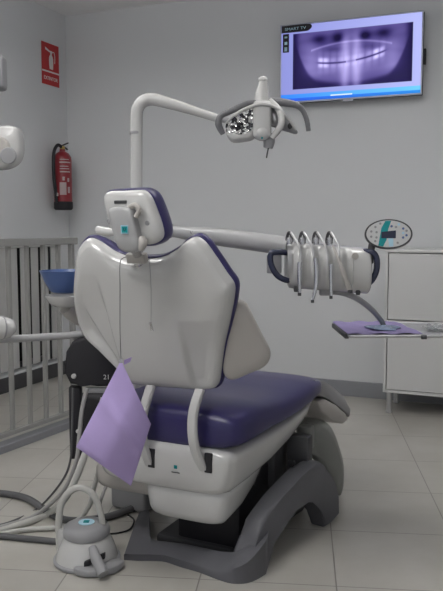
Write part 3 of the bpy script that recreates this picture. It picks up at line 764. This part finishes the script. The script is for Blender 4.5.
# ---------------------------------------------------------------- delivery arm and instrument console
da = thing('delivery_arm', UB+Z*1.0, 'thick pale grey swing arm reaching from the column to the instrument console', 'arm')
MB().tube([P(162,229.5,3.02),P(170,231,2.99)], [.030,.030], n=22, smooth=False).build('arm_joint', M['mid'], da)
MB().tube([P(140,228,3.1),P(150,228,3.06),P(162,229.5,3.02)], .03, n=18).build('arm_root', M['offwhite'], da)
MB().tube([P(168,231,3.0),P(179,232,2.96),P(200,235,2.88),P(223,237.5,2.80),P(264,243,2.68),P(290,246.5,2.62)], [.0235,.024,.030,.034,.034,.033], n=28, k=6).build('arm_tube', M['armgrey'], da)
text('arm_lettering', 'U-II-', P(194,232.5,2.868), V((1,-.3,-.03)), Z, .011, M['dark'], da)
IY = 2.62
ic = thing('instrument_console', P(330,293,IY), 'white instrument console with four hooked hose loops and dark blue handles', 'dental console')
def s(px, py, dy=0): return P(px, py, IY+dy)
# body: rounded horizontal barrel with scallops
rings = []
Nn = 72
for i in range(Nn+1):
    t = i/Nn; px = 288+t*80; 
    scal = .009*math.cos((px-297)/13.6*2*math.pi)*(1 if 289<px<350 else 0)
    yt = 241+t*7; yb = 288+t*6
    c_ = s(px, (yt+yb)/2); hh = (yb-yt)/2/FPX*IY
    e = 1 if 0 < i < Nn else .93
    if i in (1, Nn-1): e = .985
    rings.append([c_+V((0, math.cos(a)*( .075+scal)*e*(1 if abs(math.cos(a))<.95 else 1), (abs(math.sin(a))**.75*(1 if math.sin(a)>0 else -1))*hh*e)) for a in [2*math.pi*k/28 for k in range(28)]])
MB().grid(rings).build('body', M['white'], ic, angle=50)
# left end cap collar
MB().tube([s(286,262,0),s(290,262,0)], .075, n=28, smooth=False, flat=1.0).build('end_collar', M['alu'], ic)
# handles
MB().tube([s(290,253,-.03),s(278,252,-.05),s(271,254,-.05),s(271,264,-.05),s(277,275,-.05),s(286,280,-.05),s(291,279,-.03)], .0105, n=14).build('handle', M['navy'], ic)
MB().tube([s(364,252,-.03),s(372,252,-.05),s(376.5,258,-.05),s(376.5,270,-.05),s(372,280,-.05),s(366,284,-.05),s(360,284,-.03)], .0105, n=14).build('handle', M['navy'], ic)
MB().box(s(274,264,.03), V((.026,0,0)), V((0,.015,0)), Z*.033, .004).build('rear_box', M['mid'], ic)
# hose loops
for k_, px in enumerate((289,302,315.5,329)):
    MB().tube([s(px-2,246,-.01),s(px-2,238,-.02),s(px,232.5,-.03),s(px+2.5,236,-.04),s(px+2,243,-.06)], .0055, n=10).build('hose_guide', M['dark'], ic)
    MB().lathe(s(px+.5,241,-.055), [(.010,-.012),(.011,0),(.008,.012)], axis=(0,0,1), n=14).build('guide_roller', M['steel'], ic)
    dx = 12 if k_ < 3 else 10
    MB().tube([s(px+2,232.5,-.045),s(px+6,239,-.07),s(px+10,246,-.085),s(px+dx,256,-.095),s(px+dx,266,-.10)], .0042, n=10).build('hose_arc', M['alu'], ic)
MB().lathe(s(355,256,-.066), [(.012,0),(.012,.003),(.010,.005)], axis=(0,-1,0), n=20).build('round_knob', M['offwhite'], ic)
for px, py in ((296,289),(358,292)):
    MB().lathe(s(px,py,-.04), [(.007,-.01),(.009,0),(.007,.012)], n=12).build('foot_screw', M['dark'], ic)
MB().box(s(326,292,-.01), V((.022,0,0)), V((0,.02,0)), Z*.012, .003).build('arm_mount', M['mid'], ic)
# handpieces hanging in the holders
def handp(pts, rad, m, label, tip='steel'):
    c0 = s(*pts[-1])
    t = thing('handpiece', c0, label, 'dental handpiece')
    MB().tube([s(*p) for p in pts], rad, n=14, k=6).build('body', M[m], t)
    e = s(*pts[-1]); MB().cyl(e+Z*.004, e-Z*.006, rad[-1]*1.25, n=12).build('head', M['dark'], t)
handp([(299.5,262,-.104),(299.5,275,-.108),(299.5,294,-.11)], [.0075,.0085,.005], 'steel', 'straight steel handpiece hanging leftmost on the console')
handp([(315.5,258,-.104),(316.5,274,-.108),(315.5,288,-.11),(312.5,301,-.11)], [.0065,.0085,.0065,.0045], 'steel', 'longest steel handpiece bent at its tip, second from left on the console')
handp([(331,264,-.104),(331,278,-.108),(331,297,-.11)], [.006,.0068,.0045], 'steel', 'slim steel handpiece hanging third from left on the console')
handp([(333,246,-.07),(338,258,-.10),(343,272,-.11),(350,291,-.108)], [.004,.005,.009,.007], 'offwhite', 'slanted white handpiece hanging at the right end of the console')
# control panel
KY = 2.56; kc = P(388.5,234,KY)
KU = V((.985,-.17,0)).normalized(); KV = V((.03,.16,.985)).normalized(); KN = KU.cross(KV).normalized()
KN = KN if KN.y < 0 else -KN
kw, kh = 23.5/FPX*KY, 15/FPX*KY
kp_ = thing('control_panel', kc-Z*kh, 'oval control panel with teal stripe and dark display right of the console', 'control panel')
MB().pillow(circ(kc, KU, KV, kw, kh, 48), KN, [(.9,-.02),(1,-.014),(1,.0),(.985,.004),(.93,.004),(.92,.002),(.02,.002)]).build('housing', M['dark'], kp_, angle=40)
MB().pillow(circ(kc, KU, KV, kw*.92, kh*.90, 48), KN, [(1,.001),(1,.0045),(.02,.0048)]).build('face_plate', M['cab'], kp_, angle=40)
def kk(x, y, o=.0052): return kc+KU*(x*kw)+KV*(y*kh)+KN*o
MB().prism([kk(-.42,-.80),kk(-.22,-.86),kk(-.08,-.4),kk(-.02,.3),kk(.1,.86),kk(-.14,.86),kk(-.30,.4)], KN*.0006).build('teal_stripe', M['teal'], kp_, smooth=False)
MB().prism([kk(-.02,-.2),kk(.03,-.85),kk(.2,-.84),kk(.2,-.2)], KN*.0005).build('blue_stripe', M['ltblue'], kp_, smooth=False)
MB().prism([kk(-.30,.12),kk(.30,.22),kk(.30,-.30),kk(-.30,-.30)], KN*.0016).build('display', M['navy'], kp_, smooth=False)
for i, (x, y) in enumerate([(-.72,.15),(-.72,-.2),(-.55,.45),(-.5,.1),(-.5,-.25),(-.55,-.5),(-.35,.68),(.12,.5),(.42,.62),(.3,.45),(.6,.35),(.6,.05),(.74,.2),(.6,-.25),(.1,-.6),(.38,-.6),(.74,-.1)]):
    MB().prism(circ(kk(x,y), KU, KV, .0042, n=10), KN*.0012).build('button', M[('mid','blue','ltblue')[i % 3]] if x > -.4 else M['mid'], kp_)
MB().tube([P(373,242,KY+.02),P(371,250,KY+.02),P(369,262,KY+.04)], [.014,.012,.016], n=14).build('stalk', M['dark'], kp_)
# tray arm and tray
ta = thing('instrument_tray', P(388,330,2.7), 'flat grey metal instrument tray on a curved arm below the control panel', 'tray')
MB().tube([P(322,291,IY),P(340,292,IY+.02),P(356,298,2.7),P(370,308,2.78),P(380,319,2.86),P(384,326,2.88)], [.012,.012,.011,.0105,.010,.009], n=16).build('tray_arm', M['mid'], ta)
tz = .80
ta0, ta1 = F(334,323.5,tz), F(350,336.5,tz)
tb1 = ta1+V((.62,.015,0)); tb0 = ta0+V((.66,.015,0))
MB().prism([ta0,ta1,tb1,tb0], -Z*.004).build('tray_plate', M['alu'], ta, smooth=False)
def edge(a, c, r=.006): return MB().tube([a,c], r, n=10, smooth=False)
rim = MB()
for a, c in ((ta0,ta1),(ta1,tb1),(tb1,tb0),(tb0,ta0)): rim.tube([a,c], .0055, n=10, smooth=False)
rim.build('rim', M['alu'], ta)
MB().box((ta0+ta1)/2-V((.006,0,.004)), (ta1-ta0)*.42, V((.008,0,0)), Z*.009, .003).build('grip', M['dark'], ta)
MB().box(ta1+V((.27,0,-.002)), V((.010,0,0)), V((0,.006,0)), Z*.008, .002).build('clip', M['dark'], ta)
# paper liner
pa = [ta0+V((-.006,.006,.007)), ta1+V((-.004,.012,.007)), ta1+V((.27,.016,.007)), ta0+V((.25,.006,.007))]
b = MB(); N = 14
top = [[(pa[0]*(1-i/N)+pa[3]*(i/N))*(1-j/N)+(pa[1]*(1-i/N)+pa[2]*(i/N))*(j/N)+Z*(.003*math.sin(i*1.3)*math.cos(j*.9)+.003*(i/N)) for j in range(N+1)] for i in range(N+1)]
b.grid(top, closed=False); b.grid([[p-Z*.001 for p in r] for r in top], closed=False)
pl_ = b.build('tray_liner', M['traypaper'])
tag(pl_, 'purple paper liner spread over the left half of the metal tray', 'paper liner')
# pale blue plastic wrap and clear cup on the tray
b = MB(); N = 12
cc = F(384,328,tz+.012)
b.pillow(catmull([cc+V((math.cos(a)*.06*(1+.3*math.sin(3*a)), math.sin(a)*.07*(1+.25*math.cos(5*a)), 0)) for a in [2*math.pi*k/12 for k in range(12)]],3,True), Z, [(1,.0),(1,.002),(.8,.006),(.55,.003),(.3,.009),(.02,.006)])
tag(b.build('plastic_wrap', M['wrap'], angle=20), 'crumpled pale blue plastic wrap lying on the purple tray liner', 'plastic wrap')
cp = F(437,329,tz+.004)
cpo = thing('clear_blister_pack', cp, 'clear plastic blister pack lying on the bare right part of the tray', 'blister pack')
b = MB().box(cp+Z*.004, V((.045,0,0)), V((0,.05,0)), Z*.003, .002); b.build('base_sheet', M['clear'], cpo)
for dx in (-.025,0,.025):
    for dy in (-.025,.02): MB().sphere(cp+V((dx,dy,.009)), .011, (1,1,.9), n=8).build('blister', M['clear'], cpo)

# ---------------------------------------------------------------- foot control
fc0 = F(86,566); FC = V((fc0.x-.005, fc0.y+.05, 0))
fc = thing('foot_control', FC, 'round grey and white foot control with arched carrying handle on the floor tiles', 'foot pedal')
MB().lathe(FC, [(.115,0),(.12,.004),(.12,.012),(.112,.016)], n=40).build('base_ring', M['mid'], fc)
MB().lathe(FC, [(.112,.014),(.108,.03),(.098,.06),(.086,.085),(.078,.095),(.06,.098)], n=40).build('housing', M['white'], fc)
MB().lathe(FC+V((0,.0,0)), [(.072,.090),(.083,.097),(.085,.112),(.079,.128),(.065,.136),(.035,.140),(.0,.141)], n=40).build('top_cap', M['mid'], fc)
MB().lathe(FC+Z*.139, [(.029,0),(.029,.003),(.0,.0035)], n=28).build('emblem_disc', M['ltblue'], fc)
MB().box(FC+Z*.1435, V((.010,0,0)), V((0,.010,0)), Z*.001).build('emblem_mark', M['teal'], fc, smooth=False)
MB().tube([FC+V((-.098,.0,.02)), FC+V((-.100,.0,.14)), FC+V((-.082,.0,.225)), FC+V((-.03,.0,.268)), FC+V((.022,.0,.245)), FC+V((.05,.0,.18)), FC+V((.062,.0,.11))], [.0115,.0125,.0125,.0125,.0125,.0115,.010], n=16).build('carry_handle', M['lhose'], fc)
pp = [FC+V((x,y,.004)) for x, y in ((-.02,-.125),(.03,-.15),(.09,-.135),(.135,-.09),(.14,-.055),(.10,-.045),(.08,-.075),(.03,-.1),(-.02,-.105))]
MB().prism(catmull(pp,3,True), Z*.024, .006).build('side_pedal', M['mid'], fc, angle=50)
MB().box(FC+V((.045,-.098,.045)), V((.035,.010,.012)), V((0,.008,0)), Z*.010, .002).build('pedal_slot', M['black'], fc)
MB().tube([FC+V((.035,-.085,.085)),FC+V((.055,-.12,.055)),FC+V((.085,-.16,.022))], [.014,.019,.020], n=14).build('pedal_lever', M['mid'], fc)
MB().lathe(FC+V((-.055,.045,.09)), [(.012,0),(.016,.01),(.014,.035),(.008,.04)], n=14).build('cable_gland', M['black'], fc)
MB().box(FC+V((-.085,.01,.075)), V((.018,0,0)), V((0,.03,0)), Z*.045, .01).build('handle_mount', M['white'], fc)

# ---------------------------------------------------------------- x-ray arm parts at the left edge
xr = thing('xray_machine', P(-20,160,3.9), 'white wall x-ray arm joint with round disc cut off by the left edge', 'x-ray machine')
XY = 3.9
def x_(px, py, dy=0): return P(px, py, XY+dy)
xo = catmull([x_(*p) for p in [(-40,130),(0,126),(12,126),(18,130),(20,148),(17,160),(8,167),(-8,169),(-40,165)]],4,True)
MB().pillow(xo, V((0,-1,0)), [(.9,-.10),(1,-.09),(1,0),(.95,.012),(.85,.018),(.3,.02),(.02,.02)]).build('joint_housing', M['white'], xr)
MB().lathe(x_(-1,148,-.02), [(.058,0),(.058,.02),(.05,.028)], axis=(0,-1,0)).build('joint_cover', M['offwhite'], xr)
MB().lathe(x_(9,156,-.04), [(.040,0),(.043,.012),(.038,.02)], axis=(0,-1,0), n=28).build('disc_cap', M['mid'], xr)
MB().tube([x_(-40,110,.02),x_(-10,110,.02)], .03, n=14, smooth=False).build('arm_tube', M['mid'], xr)
MB().tube([x_(-28,145,.05),x_(-28,100,.05)], .03, n=14, smooth=False).build('vertical_arm', M['white'], xr)
MB().box(x_(-12,73,.02), V((.088,0,0)), V((0,.06,0)), Z*.088, .025, 3).build('tube_head', M['mid'], xr)
b_ = x_(-28,73,.05)
wl = R(.0, (b_-CO).dot(W), b_.z)
MB().tube([b_-V((0,0,0)), wl+U*.004], .03, n=12, smooth=False).build('wall_arm', M['white'], xr)

# ---------------------------------------------------------------- light
def area(name, loc, rot, sx, sy, power, col=(1,1,1)):
    L_ = bpy.data.lights.new(name, 'AREA'); L_.shape = 'RECTANGLE'; L_.size = sx; L_.size_y = sy; L_.energy = power; L_.color = col
    o = bpy.data.objects.new(name, L_); COL.objects.link(o); o.location = loc; o.rotation_euler = rot; return o
for i, (u, v, pw) in enumerate(((.9,2.3,9),(3.0,2.0,9.6),(1.9,4.3,22))):  # unseen pendants, added to brighten the left wall and ceiling
    c = R(u, v, HR-.35)
    t = thing('added_pendant', c, ('unseen hanging fill light added nearest the railing','unseen hanging fill light added in front of the cabinet','unseen hanging fill light added behind the viewer')[i], 'added fill light')
    MB().box(c, U*.45, W*.12, Z*.015, .004).build('body', M['white'], t, smooth=False)
    for k_ in (-.35,.35): MB().cyl(c+U*k_+Z*.012, c+U*k_+Z*.349, .003, n=8).build('suspension_wire', M['steel'], t)
    area('fill_down', c-Z*.02, (0,0,-RA), .86, .2, pw*.5, (1,.985,.96))
    area('fill_up', c+Z*.02, (math.pi,0,-RA), .86, .2, pw*1.5, (1,.985,.96))  # upward fill, added to wash the ceiling
w = bpy.data.worlds.new('world'); S.world = w; w.use_nodes = True
w.node_tree.nodes['Background'].inputs['Color'].default_value = (.93,.96,1,1)
w.node_tree.nodes['Background'].inputs['Strength'].default_value = .53
S.view_settings.view_transform = 'Standard'; S.view_settings.look = 'None'; S.view_settings.gamma = 1; S.view_settings.use_curve_mapping = False
S.view_settings.exposure = 0.2
